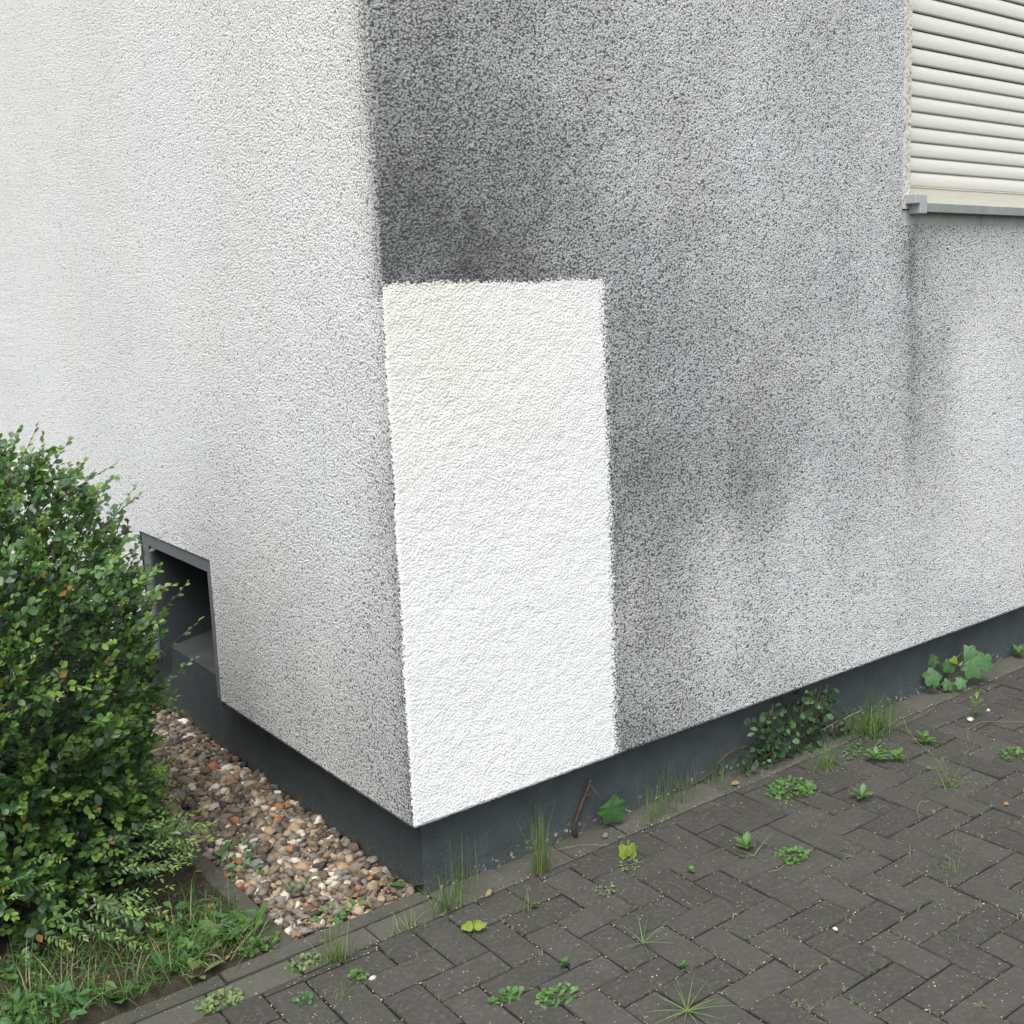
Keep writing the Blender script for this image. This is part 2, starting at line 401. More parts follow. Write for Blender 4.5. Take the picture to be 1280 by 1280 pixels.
# loose pale grit and crumbs lying in the joints
GV, GF, GM = [], [], []
def crumb(x, y, z, r, m):
    k = len(GV); a = random.uniform(0, 6.28)
    for j in range(4): GV.append((x+r*random.uniform(.7, 1.5)*math.cos(a+j*1.57), y+r*math.sin(a+j*1.57), z))
    GV.append((x, y, z+r*.9)); GF.extend([(k+j, k+(j+1) % 4, k+4) for j in range(4)]); GM.extend([m]*4)
for c in cells:
    for _ in range(12):
        e = random.random()
        if random.random() < .5: a, b = c[0]+e*(c[1]-c[0]), c[2]
        else: a, b = c[0], c[2]+e*(c[3]-c[2])
        x, y = lat(a, b)
        if y > KFRONT or not (-.9 < x < 3.4) or y < -1.5: continue
        if fbm(np.array(x*4+9.), np.array(y*4+30.), 77) < .44: continue
        crumb(x+random.gauss(0, .002), y+random.gauss(0, .002), -.002, random.uniform(.0010, .0024), random.choice([0, 0, 1, 1, 2]))
for _ in range(260):
    x, y = random.uniform(-.6, 3.), random.uniform(-1.4, -.07); crumb(x, y, .0, random.uniform(.001, .0026), random.choice([0, 1]))
for _ in range(260):
    x = random.uniform(-.3, 3.); crumb(x, KFRONT+random.gauss(0, .008), .002, random.uniform(.001, .0028), random.choice([0, 1, 2, 2]))
tag(link('grit', mesh('grit', GV, GF, mi=GM), None, [STONES[3], STONES[2], STONES[1]]), kind='stuff')

# ================================================================== BUILDING
bld = tag(empty('building'), 'corner of a roughcast rendered house in sooty white over a dark grey plinth', 'building')
ZB = .234
DATA = [(-2.99,2.74,238),(-1.38,2.43,234),(-0.25,2.24,221),(-0.08,2.21,216),(-3.34,1.92,238),(-1.53,1.83,231),(-0.57,1.78,223),(-0.14,1.76,228),(-3.58,1.37,228),(-1.68,1.27,221),(-0.65,1.33,216),(-0.11,1.36,211),(-2.24,0.92,216),(-1.02,0.92,206),(-0.29,1.02,209),(-0.04,1.06,172),(-1.1,0.51,186),(-0.49,0.64,191),(-0.06,0.74,168),(-1.14,0.3,172),(-0.54,0.34,168),(-0.29,0.31,155),(-0.05,0.39,152),(-0.04,0.3,150),(0.05,2.26,146),(0.13,2.22,144),(0.32,2.24,156),(0.57,2.26,173),(1.01,2.31,182),(1.54,2.37,186),(1.96,2.42,189),(0.03,1.94,118),(0.16,1.91,110),(0.35,1.96,130),(0.85,1.99,173),(1.35,2.01,189),(1.96,2.05,186),(0.06,1.74,106),(0.19,1.72,90),(0.34,1.7,106),(0.6,1.72,141),(0.84,1.69,159),(1.17,1.72,175),(1.54,1.64,178),(1.97,1.63,184),(0.83,1.49,150),(1.16,1.47,169),(1.54,1.38,178),(1.97,1.35,182),(2.13,1.69,158),(2.19,1.34,166),(2.22,1.04,172),(2.2,0.73,196),(2.46,1.69,188),(2.58,1.32,216),(2.59,1.0,216),(2.78,0.64,216),(0.79,1.25,146),(1.02,1.19,153),(1.23,1.04,125),(0.82,1.06,131),(0.98,0.99,137),(1.46,1.14,167),(1.75,1.06,178),(1.79,0.88,183),(0.81,0.82,152),(1.15,0.81,189),(1.54,0.75,202),(1.98,0.61,207),(2.5,0.52,216),(0.8,0.57,157),(1.15,0.55,198),(1.53,0.47,202),(0.76,0.4,157),(1.14,0.36,188),(1.37,0.3,172),(0.76,0.29,125),(1.0,0.29,151),(1.98,0.34,198),(2.39,0.32,194),(2.5,0.33,183),(2.85,0.53,210),(2.86,0.32,199)]
DATA = np.array(DATA, float)
CXR, CYR = [0, .1, .2, .3, .4, .5, .6, .7, .8, .9], [.0, .02, .085, .178, .28, .39, .515, .66, .84, 1.0]
CXL, CYL = [0, .1, .2, .3, .4, .5, .6, .75, 1], [.03, .05, .09, .145, .21, .30, .41, .65, 1.0]
def grime_of(u, z):
    """soot cover 0..1 over the unrolled facade (u<0: left face, u>0: right face): survey points, blended, plus runs and blotches"""
    lin = lambda s: ((s/255+.055)/1.055)**2.4
    c0 = np.clip(1.02-lin(DATA[:, 2])/lin(238.), 0, 1)
    num = np.zeros_like(u); den = np.full_like(u, 1e-9)
    for (pu, pz, _), c in zip(DATA, c0):
        side = (np.sign(u+1e-6) == np.sign(pu)).astype(float)
        d2 = (np.abs(u-pu)/1.0)**2+(np.abs(z-pz)/1.35)**2
        w = side/(d2+.012)**1.7; num += w*c; den += w
    c = num/den
    c = np.where(u > 0, np.interp(c, CXR, CYR), np.interp(c, CXL, CYL))
    run = fbm(u*11+60, z*1.6+20, 21)-.5; blot = fbm(u*4.5+60, z*4.5+30, 31)-.5; cl = fbm(u*18+90, z*15+60, 41)-.5
    k = np.where(u > 2.25, .55, np.where(u > 0, 1., .22))
    c = c+k*(.15*run+.22*blot+.16*cl)*(.35+c)
    # dark arris low on the left face, and the drip run below the sill end
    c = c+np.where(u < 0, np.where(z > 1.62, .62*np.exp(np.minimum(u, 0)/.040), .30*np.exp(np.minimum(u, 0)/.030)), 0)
    run_w = .030+.012*(1.83-z)
    drip = np.exp(-((u-2.145-.06*(1.83-z)*.5)/run_w)**2)*np.clip((1.85-z)/.05, 0, 1)*np.clip((z-.75)/.9, 0, 1)**.8
    c = c+.20*drip*(.7+.8*fbm(u*20, z*5, 8))
    return np.clip(c, 0, 1)
def axis(*segs):
    out = []
    for a, b_, st in segs: out.append(np.linspace(a, b_, max(2, int(round((b_-a)/st))+1))[:-1])
    out.append([segs[-1][1]]); return np.concatenate(out)
ST = .0078
VY0, VY1, VZ1 = 1.322, 2.052, .742             # niche cut
WX0, WX1, WZ0, WZ1 = 2.088, 3.52, 1.832, 3.25   # window cut
RC = .010                                       # rounded arris
U = axis((-8, -3.7, .6), (-3.7, -VY1, ST), (-VY1, -VY0, ST), (-VY0, -RC*.8, ST), (-RC*.8, RC*.8, .004), (RC*.8, WX0, ST), (WX0, 3.05, ST), (3.05, WX1, .1), (WX1, 8, .6))
Zf = axis((ZB, VZ1, ST), (VZ1, WZ0, ST), (WZ0, 3.05, ST), (3.05, WZ1, .1), (WZ1, 6.5, .6))
Vv = np.concatenate([[ZB-1.0-.070, ZB-1.0-.004], Zf])      # first rows turn under to the plinth
UU, ZZ = np.meshgrid(U, Vv)
under = ZZ < ZB-.5; depth = np.where(under, -(ZZ-(ZB-1.0)), 0); Zr = np.where(under, ZB+.0005+.06*0, ZZ)
ang = np.clip((UU/(RC*.8)+1)/2, 0, 1)*(math.pi/2)          # 0 on left face, 90deg on the right
nx, ny = -np.cos(ang), -np.sin(ang)
BX = np.where(UU > RC*.8, UU+RC-RC*.8, np.where(UU < -RC*.8, 0, RC-RC*np.cos(ang)))
BY = np.where(UU > RC*.8, 0, np.where(UU < -RC*.8, -UU+RC-RC*.8, RC-RC*np.sin(ang)))
gr = fbm(UU*70+40, Zr*70+40, 61, 2)-.5; wv = fbm(UU*3+10, Zr*3+10, 71, 2)-.5; gr2 = fbm(UU*22+40, Zr*22+40, 65, 2)-.5
disp = np.where(under, 0, gr*.0030+gr2*.0010+wv*.005)
PX = BX+nx*(disp-depth); PY = BY+ny*(disp-depth); PZ = Zr+np.where(np.abs(Zr-ZB) < .004, .0025*gr*2+.002*wv, 0)
dz = np.where(under, 0, gr*.0012)
V = np.stack([PX, PY, PZ+dz], -1).reshape(-1, 3)
nu_, nv_ = len(U), len(Vv)
I = (np.arange(nv_-1)[:, None]*nu_+np.arange(nu_-1)); F = np.stack([I, I+1, I+nu_+1, I+nu_], -1).reshape(-1, 4)
uc = ((U[:-1]+U[1:])/2)[None, :].repeat(nv_-1, 0).ravel(); zc = ((Vv[:-1]+Vv[1:])/2)[:, None].repeat(nu_-1, 1).ravel()
hole = ((uc > -VY1) & (uc < -VY0) & (zc < VZ1)) | ((uc > WX0) & (uc < WX1) & (zc > WZ0) & (zc < WZ1))
# painted-over patch: outline with a wandering roller edge
wob = lambda t, s: (vnoise(t*5+5, t*0+s, s)-.5)*.006+(vnoise(t*40+5, t*0+s, s+1)-.5)*.003
inx = np.minimum(UU-(-.002+wob(Zr, 3)), (.699+wob(Zr, 4)+.012*(1.0-np.clip(Zr, 0, 1.7))*0)-UU); inz = 1.651+.45*wob(UU, 5)-Zr
PAINT = np.clip(.5+np.minimum(inx/np.where(inx < .3, np.where(UU > .4, .055, .016), .05), inz/.028), 0, 1)
GRIME = grime_of(UU.ravel(), Zr.ravel())
WARM = np.clip(np.where(UU < 0, .35+.35*np.clip((Zr-1.2)/1.2, 0, 1)+.5*(fbm(UU*2.5+30, Zr*2+9, 91)-.5), np.where(PAINT > .5, .75*np.clip((Zr-.8)/.7, 0, 1)*np.clip(1.25-UU/.7, .3, 1)+.4*(fbm(UU*5+30, Zr*5+9, 95)-.5), .22+.4*(fbm(UU*3+30, Zr*3+9, 93)-.5))), 0, 1).ravel()
pf = (PAINT.ravel()[F].mean(1) > .5) & ~hole
def sub(name, mask, parent):
    f = F[mask]; used = np.unique(f); mp = np.full(len(V), -1); mp[used] = np.arange(len(used))
    return link(name, mesh(name, V[used], mp[f], True, {'grime': GRIME[used], 'paint': PAINT.ravel()[used], 'warm': WARM[used]}), parent, STUCCO)
wall = sub('wall', ~hole & ~pf, bld)
tag(sub('paint_patch', pf, wall), 'clean white painted test rectangle on the sooty wall')

# plinth
PR = .053
p = MB()
def grid_face(mb, A, B, z0, z1, st, amp, seed, mid=0):
    n = int(max(2, round((Vector(B)-Vector(A)).length/st))); k = max(2, round((z1-z0)/st)); Vs = []; dA = (Vector(B)-Vector(A)).normalized(); nn = Vector((dA.y, -dA.x))
    for j in range(k+1):
        for i in range(n+1):
            q = Vector(A).lerp(Vector(B), i/n); z = z0+(z1-z0)*j/k
            d = amp*(float(fbm(np.array(i*st*14+seed), np.array(z*14+seed), seed))-.5)*(0 if i in (0, n) else 1)
            q = q+nn*d; Vs.append((q.x, q.y, z))
    mb.add(Vs, [(j*(n+1)+i, j*(n+1)+i+1, (j+1)*(n+1)+i+1, (j+1)*(n+1)+i) for j in range(k) for i in range(n)], mid)
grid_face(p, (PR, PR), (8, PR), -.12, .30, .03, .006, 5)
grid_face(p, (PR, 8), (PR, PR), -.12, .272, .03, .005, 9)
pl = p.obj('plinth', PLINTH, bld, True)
pl.data.polygons.foreach_set('use_smooth', np.ones(len(pl.data.polygons), bool))
try: pl.data.set_sharp_from_angle(angle=math.radians(40))
except Exception: pass

# basement window niche in the left wall
ni = MB()
FX = .006; FB = .020; IY0, IY1, IZ1 = 1.374, 1.988, .690
nb = empty('basement_niche'); nb.parent = bld
f = MB()
f.box(FX, FB, VY0-.001, IY0, ZB-.0, IZ1); f.box(FX, FB, IY1, VY1+.001, ZB, IZ1); f.box(FX, FB, VY0-.001, VY1+.001, IZ1, VZ1+.002)
bevel_obj(f.obj('niche_frame', GREYF, nb), .003)
NBX = .40
n2 = MB()
n2.add([(.0225, IY1, .20), (NBX, IY1, .20), (NBX, IY1, IZ1), (.0225, IY1, IZ1)], [(0, 1, 2, 3)])
n2.add([(.0225, IY0, .20), (NBX, IY0, .20), (NBX, IY0, IZ1), (.0225, IY0, IZ1)], [(3, 2, 1, 0)])
n2.add([(.0225, IY0, IZ1), (NBX, IY0, IZ1), (NBX, IY1, IZ1), (.0225, IY1, IZ1)], [(0, 1, 2, 3)])
n2.add([(NBX, IY0, .20), (NBX, IY1, .20), (NBX, IY1, IZ1), (NBX, IY0, IZ1)], [(0, 1, 2, 3)])
n2.obj('niche_lining', NICHE, nb)
n3 = MB(); n3.add([(PR+.002, IY0+.001, .274), (NBX, IY0+.001, .345), (NBX, IY1-.001, .345), (PR+.002, IY1-.001, .274), (PR+.002, IY0+.001, .255), (PR+.002, IY1-.001, .255)], [(0, 1, 2, 3), (4, 0, 3, 5)])
n3.obj('sloping_sill', m_simple('sill_dirty_paint', (.033, .036, .038), (.046, .048, .049), 12, .85), nb)
n4 = MB(); n4.box(NBX-.012, NBX-.002, IY0+.05, IY1-.05, .37, IZ1-.03); n4.obj('niche_pane', DARK, nb)

# window with lowered roller shutter
win = empty('window'); win.parent = bld
bk = MB(); bk.box(WX0, WX1, .075, .085, WZ0-.02, WZ1+.02); bk.box(WX0-.004, WX0+.012, .006, .075, WZ0, WZ1); bk.obj('shutter_box_back', DARK, win)
sx0, sx1 = 2.135, 3.50
lv = [1.971, 2.0247, 2.0772, 2.1303, 2.1836, 2.237, 2.292, 2.347]
gaps = []
z = 2.402
while z < 3.2: lv.append(z); z += .0602
for k in range(len(lv)-1):
    z0 = lv[k]; z1 = lv[k+1]; gap = .0034 if k >= 7 else .0006
    h = z1-z0-gap; prof = []
    for j in range(9):
        t = j/8; prof.append((.052-.0047*math.sin(math.pi*(.06+.90*t))**.8+.0035*t, z0+h*t))
    prof = [(.060, z0+.001)]+prof+[(.060, z1-gap-.001)]
    Vs = [(xx, a, b_) for xx in (sx0, sx1) for a, b_ in prof]; n = len(prof)
    me = mesh('slat', Vs, [(i, n+i, n+i+1, i+1) for i in range(n-1)], True); link('slat', me, win, SLAT)
r = MB(); r.box(sx0, sx1, .046, .066, 1.9, 1.9665); r.box(sx0, sx1, .044, .050, 1.9665, 1.9705); bevel_obj(r.obj('shutter_end_rail', RAIL, win), .0012)
s_ = MB(); s_.add([(2.155, -.036, 1.873), (3.56, -.036, 1.873), (3.56, -.036, 1.905), (2.155, -.036, 1.905), (2.155, .06, 1.912), (3.56, .06, 1.912), (2.155, -.031, 1.873), (3.56, -.031, 1.873), (2.155, -.031, 1.899), (3.56, -.031, 1.899), (2.155, .06, 1.906), (3.56, .06, 1.906)],
    [(0, 1, 2, 3), (3, 2, 5, 4), (0, 6, 7, 1), (6, 8, 9, 7), (8, 10, 11, 9), (0, 3, 8, 6), (3, 4, 10, 8)])
bevel_obj(s_.obj('sill', ALU, win), .0015)
c_ = MB(); P2 = [(2.107, 1.900), (2.107, 1.934), (2.168, 1.934), (2.178, 1.926), (2.178, 1.866), (2.135, 1.866), (2.135, 1.900)]
Vs = [(a, yy, b_) for yy in (-.046, .04) for a, b_ in P2]; n = len(P2)
c_.add(Vs, [tuple(range(n))[::-1], tuple(n+i for i in range(n))]+[(i, (i+1) % n, n+(i+1) % n, n+i) for i in range(n)])
bevel_obj(c_.obj('sill_end_cap', CAPM, win), .003)
# surround bands: chipped upright, smooth strip below the sill
def band(name, x0, x1, z0, z1, y0, y1, mat, st=.012, seed=3, amp=.004):
    nx_ = max(2, round((x1-x0)/st)); nz_ = max(2, round((z1-z0)/st)); Vs = []
    for j in range(nz_+1):
        for i in range(nx_+1):
            xx = x0+(x1-x0)*i/nx_; zz = z0+(z1-z0)*j/nz_; k = float(vnoise(np.array(xx*70+seed), np.array(zz*70), seed))-.5
            ed = (i in (0, nx_))*amp*k
            Vs.append((xx+ed, y0+amp*.6*k, zz))
    F_ = [(j*(nx_+1)+i, j*(nx_+1)+i+1, (j+1)*(nx_+1)+i+1, (j+1)*(nx_+1)+i) for j in range(nz_) for i in range(nx_)]
    b0 = len(Vs); Vs += [(x1, y1, z0), (x1, y1, z1), (x0, y1, z1), (x0, y1, z0)]
    kk = (nx_+1); F_ += [tuple([b0, b0+1]+[j*kk+nx_ for j in range(nz_, -1, -1)])]+[tuple([b0+2, b0+1]+[nz_*kk+i for i in range(nx_, -1, -1)])[::-1]]
    m_ = MB(); m_.add(Vs, F_); return m_.obj(name, mat, win)
band('surround_upright', WX0+.001, 2.137, WZ0+.052, WZ1, -.001, .074, SURR, .010, 3)
band('surround_foot', WX0+.001, 2.60, WZ0-.001, WZ0+.048, .004, .074, SURR2, .014, 7, .003)
band('surround_foot', 2.602, WX1, WZ0-.001, WZ0+.048, .004, .074, SURR2, .05, 8, .003)

# ================================================================== PLANTS
def frame(d, nrm):
    d = Vector(d).normalized(); n = Vector(nrm); s = d.cross(n)
    if s.length < 1e-3: s = d.cross(Vector((.3, .5, .8)))
    s.normalize(); n = s.cross(d); return Matrix((s, d, n)).transposed()      # columns: side, along, normal
def leaf_shape(w, fold=.07, curl=.10, n=3, peak=.55):
    V = [(0, 0, 0)]; F = []
    for i in range(1, n+1):
        t = i/(n+1); ww = w*math.sin(math.pi*t**(math.log(.5)/math.log(peak)))**.8; zc = -curl*t*t
        V += [(-ww, t, zc+fold*ww*4), (0, t, zc), (ww, t, zc+fold*ww*4)]
    V.append((0, 1, -curl*1.1)); k = len(V)-1
    F += [(0, 2, 1), (0, 3, 2)]
    for i in range(n-1):
        a = 1+3*i; F += [(a, a+1, a+4, a+3), (a+1, a+2, a+5, a+4)]
    a = 1+3*(n-1); F += [(a, a+1, k), (a+1, a+2, k)]
    return np.array(V, float), F
OVAL = leaf_shape(.29, .06, .10); LANCE = leaf_shape(.17, .05, .16, 3, .45); ROUND = leaf_shape(.40, .04, .08, 3, .6); SPOON = leaf_shape(.20, .05, .25, 4, .66)
def lobed(seed=1, lobes=5, teeth=.10):
    r = random.Random(seed); V = [(0, .12, 0)]; N = 30
    for i in range(N+1):
        a = -2.55+5.1*i/N; k = abs(math.cos(a*lobes/5.1*math.pi/1.0*.98))
        rad = (.40+.20*k**.8+.10*math.cos(a))*(1+r.uniform(-teeth, teeth)*.6)
        x = math.sin(a)*rad; y = .38+math.cos(a)*rad; V.append((x*.95, y, -.22*(x*x)+.05*math.cos(a*lobes)*abs(x)-.10*y*y+.06*r.uniform(-1, 1)*.5))
    V[0] = (0, .33, .04); F = [(0, i+1, i) for i in range(1, N+1)]
    V.append((0, .08, .0)); F += [(0, 1, N+2), (0, N+2, N+1)]
    return np.array(V), F
LOB = [lobed(3), lobed(8, 5, .14), lobed(12, 3, .10)]
class Leaves:
    """many leaves gathered into one mesh, or handed out one by one"""
    def __init__(s): s.L = []
    def add(s, pos, d, nrm, ln, shape, mat): s.L.append((Vector(pos), frame(d, nrm), ln, shape, mat))
    def join(s, name, mats, parent=None, items=None):
        V, F, M = [], [], []; b = 0
        for pos, R, ln, (sv, sf), mt in (items if items is not None else s.L):
            V.append(sv @ (np.array(R).T*ln)+np.array(pos)); F += [tuple(i+b for i in f) for f in sf]; M += [mats.index(mt)]*len(sf); b += len(sv)
        return link(name, mesh(name, np.concatenate(V), F, True, mi=M), parent, mats)
    _me = {}
    def singles(s, parent, items=None, name='leaf'):
        for pos, R, ln, sh, mt in (items if items is not None else s.L):
            k = (id(sh[0]), mt.name)
            if k not in Leaves._me:
                me = mesh('leaf', sh[0], sh[1], True); me.materials.append(mt); Leaves._me[k] = me
            o = link(name, Leaves._me[k], parent); M4 = R.to_4x4(); M4.translation = pos; o.matrix_local = M4 @ Matrix.Scale(ln, 4)
def rv(s=1.0): return Vector((random.gauss(0, s), random.gauss(0, s), random.gauss(0, s)))
def curve_pts(p, d, L, n, up=0.0, wob=.12):
    P = [Vector(p)]; d = Vector(d).normalized()
    for i in range(n):
        d = (d+rv(wob)+Vector((0, 0, up))).normalized(); P.append(P[-1]+d*(L/n))
    return P
def put_twig(LV, ST_, p, d, L, nl, ll, shapes, tones, up=.05, r=.0011, wob=.12, ang=.9, flat=.35):
    """a leafy shoot: stem tube with leaves set alternately; the youngest, palest leaves at the tip"""
    P = curve_pts(p, d, L, 5, up, wob); ST_.tube(P, [r*1.3, r*1.2, r, r*.8, r*.6, r*.4], 3, 0, False)
    for k in range(nl):
        t = (k+.6)/nl*5; i = min(int(t), 4); q = P[i].lerp(P[i+1], t-i); ax = (P[i+1]-P[i]).normalized()
        n = (Vector((0, 0, 1))*.8+Vector((-.35, -.45, 0))*.7+rv(flat)).normalized(); sd_ = ax.cross(n)
        if sd_.length < .1: sd_ = ax.cross(Vector((1, 0, 0)))
        sd_.normalize(); sg = 1 if k % 2 else -1; a = ang*random.uniform(.7, 1.2)*(1-.45*(k/nl))
        dl = ax*math.cos(a)+sd_*sg*math.sin(a)+rv(.14); y = k/nl
        mt = tones[0] if y < .55 else (tones[1] if y < .85 else tones[2])
        if random.random() < .22: mt = random.choice(tones)
        if random.random() < .012: mt = YELLEAF
        LV.add(q, dl, n, ll*random.uniform(.7, 1.2)*(1-.35*y*y), random.choice(shapes), mt)
    LV.add(P[-1], (P[-1]-P[-2]), Vector((0, 0, 1))+rv(.5), ll*.6, shapes[0], tones[2])
# ---- the big shrub at the left
BC = Vector((-.95, 1.08, .50)); BR = Vector((.582, .66, .80))
bush = tag(empty('shrub', (BC.x, BC.y, 0)), 'dense bushy shrub with small oval dark green leaves filling the bed beside the gravel', 'shrub')
LV, SB = Leaves(), MB()
def shell(dv, s):
    e = 2.6; k = (abs(dv.x)**e+abs(dv.y)**e+abs(dv.z)**e)**(-1/e)
    lump = 1+.20*(float(fbm(np.array(dv.x*2.6+dv.z*1.3+20), np.array(dv.y*2.6+dv.z*2.2+20), 5))-.5)*2
    return BC+Vector((dv.x*BR.x, dv.y*BR.y, dv.z*BR.z))*k*s*lump
def dirv():
    while True:
        v = rv()
        if v.length > .1: return v.normalized()
base = Vector((BC.x, BC.y, 0))
for i in range(26):
    dv = dirv(); dv.z = abs(dv.z)*.9+.05; e = shell(dv.normalized(), .86); st = base+Vector((random.gauss(0, .06), random.gauss(0, .06), 0))
    md = st.lerp(e, .5)+Vector((0, 0, .10))+rv(.03); SB.tube([st, st.lerp(md, .5)+rv(.015), md, md.lerp(e, .5)+rv(.02), e], [.008, .0065, .005, .0035, .002], 5)
LC, LR = Vector((-.74, .78, .20)), Vector((.33, .34, .30))
for i in range(950):                                  # a lower skirt of shoots towards the paving
    dv = dirv()
    if dv.z < -.5: continue
    p = LC+Vector((dv.x*LR.x, dv.y*LR.y, dv.z*LR.z))*(1-abs(random.gauss(0, .16)))
    if p.z < .02: continue
    d = Vector((dv.x, dv.y, .15))*.8+rv(.4); yg = random.random()
    put_twig(LV, SB, p-d.normalized()*.05, d, random.uniform(.05, .11), random.randint(8, 12), random.uniform(.021, .029), [OVAL, OVAL, ROUND], (LD1, LD1, LD2) if yg < .35 else ((LD1, LD2, LD3) if yg < .7 else (LD2, LD3, LD3)), .02)
n = 0
while n < 4700:
    dv = dirv(); s = 1-abs(random.gauss(0, .11)) if n < 3600 else random.uniform(.45, .85)
    if dv.z < -.62 : continue
    p = shell(dv, s)
    if p.z < .03 or (p.x > -.10): continue
    if p.z < .10 and random.random() < .5: continue
    gap = float(fbm(np.array(p.x*5+p.z*4+50), np.array(p.y*5-p.z*5+50), 13))
    if gap < .33 and s > .72 and random.random() < .85: continue
    out = Vector((dv.x/BR.x, dv.y/BR.y, dv.z/BR.z)).normalized(); lo = p.z < .38
    d = out*.8+Vector((0, 0, .5 if not lo else -.05))+rv(.42)
    young = random.random()
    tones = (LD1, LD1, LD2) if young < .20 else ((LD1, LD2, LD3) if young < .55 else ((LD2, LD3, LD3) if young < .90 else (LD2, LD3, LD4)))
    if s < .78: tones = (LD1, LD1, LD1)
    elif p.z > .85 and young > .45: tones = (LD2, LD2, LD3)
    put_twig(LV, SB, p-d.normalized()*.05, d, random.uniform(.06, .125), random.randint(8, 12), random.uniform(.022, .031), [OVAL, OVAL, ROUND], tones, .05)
    n += 1
# long shoots that break the outline
for (q, d, L) in [((-.70, .80, 1.16), (.45, .15, .50), .18), ((-.62, .82, 1.13), (.6, .2, .5), .16), ((-.58, .8, 1.10), (.7, .1, .25), .18), ((-.86, .8, 1.20), (.3, 0, .7), .12), ((-.78, .86, 1.20), (.5, .1, .5), .14), ((-.5, .85, .97), (.7, .2, .35), .20),
        ((-.44, .8, .86), (.9, .1, .35), .20), ((-.42, .75, .70), (.9, .0, .25), .19), ((-.40, .72, .62), (.9, -.1, .45), .17), ((-.42, .7, .55), (.9, .1, .05), .15), ((-.95, .75, 1.22), (.2, -.2, .7), .10), ((-.48, .8, 1.0), (.6, 0, .6), .14), ((-.46, .76, .79), (.7, -.2, .4), .15), ((-.46, .72, .47), (.9, -.1, .1), .12)]:
    put_twig(LV, SB, q, d, L, random.randint(9, 13), .024, [OVAL], (LD1, LD2, LD3), .02, .0016, .09)
# low feathery sprays of narrow fresh leaves
for (q, d, L) in [((-.55, .74, .22), (.8, .1, .12), .18), ((-.52, .70, .24), (.8, -.1, .12), .17), ((-.58, .78, .25), (.85, .1, .15), .19), ((-.56, .8, .27), (.8, .2, .1), .17), ((-.62, .42, .14), (.55, -.25, .0), .17), ((-.64, .46, .17), (.6, -.2, .0), .18), ((-.60, .50, .14), (.6, -.3, -.05), .17),
        ((-.60, .52, .20), (.7, -.1, 0), .16), ((-.72, .36, .18), (.4, -.4, -.15), .16), ((-.70, .40, .14), (.5, -.4, -.1), .15), ((-.68, .36, .10), (.5, -.5, -.1), .14), ((-.84, .44, .26), (.3, -.5, .05), .14), ((-.90, .42, .24), (.3, -.5, .0), .13), ((-.50, .55, .18), (.5, -.3, -.15), .15), ((-.46, .58, .22), (.5, -.3, -.2), .14), ((-.82, .36, .12), (.3, -.4, -.0), .13), ((-.48, .66, .16), (.7, -.2, .05), .16), ((-.5, .60, .14), (.6, -.4, .05), .15), ((-.56, .84, .33), (.8, .1, .2), .15)]:
    for _ in range(3):
        put_twig(LV, SB, Vector(q)+rv(.022), Vector(d)+rv(.14), L*random.uniform(.7, 1.05), random.randint(13, 18), .021, [LANCE], random.choice([(LD2, LD3, LD3), (LD2, LD3, LD4), (LD2, LD2, LD3)]), .0, .001, .07, 1.0, .25)
# the leaves that show largest are separate, the mass behind is one mesh
sc = []
for k, it in enumerate(LV.L):
    p, R, ln, sh, mt = it; u, v, z = px(p); fac = abs((R.col[2]).dot((CC-p).normalized()))
    vis_ = 0 < u < 1280 and v < 1280; q = p-BC; e = (abs(q.x/BR.x)**2.6+abs(q.y/BR.y)**2.6+abs(q.z/BR.z)**2.6)**(1/2.6)
    front = (p-BC).dot((CC-BC).normalized())
    sc.append((ln/z*fac*60+front*1.2+e*.9-(99 if not vis_ or e < .9 else 0), k))
sc.sort(reverse=True); own = set(k for _, k in sc[:300])
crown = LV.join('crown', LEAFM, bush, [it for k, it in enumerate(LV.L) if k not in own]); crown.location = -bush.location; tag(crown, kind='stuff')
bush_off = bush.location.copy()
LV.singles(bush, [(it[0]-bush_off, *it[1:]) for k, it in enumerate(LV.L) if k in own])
bd = MB()
for it in random.sample(LV.L, 420):
    p = it[0]+rv(.006); r = random.uniform(.0016, .0030)
    if p.z > .25: bd.add([(p.x+r, p.y, p.z), (p.x-r, p.y, p.z), (p.x, p.y+r, p.z), (p.x, p.y-r, p.z), (p.x, p.y, p.z+r*1.2), (p.x, p.y, p.z-r)], [(0, 2, 4), (2, 1, 4), (1, 3, 4), (3, 0, 4), (2, 0, 5), (1, 2, 5), (3, 1, 5), (0, 3, 5)], random.choice([0, 0, 1]))
bo = bd.obj('buds', [BUD, STONES[3]], bush, True); bo.location = -bush.location; tag(bo, kind='stuff')
br = SB.obj('branches', BARK, bush); br.location = -bush.location

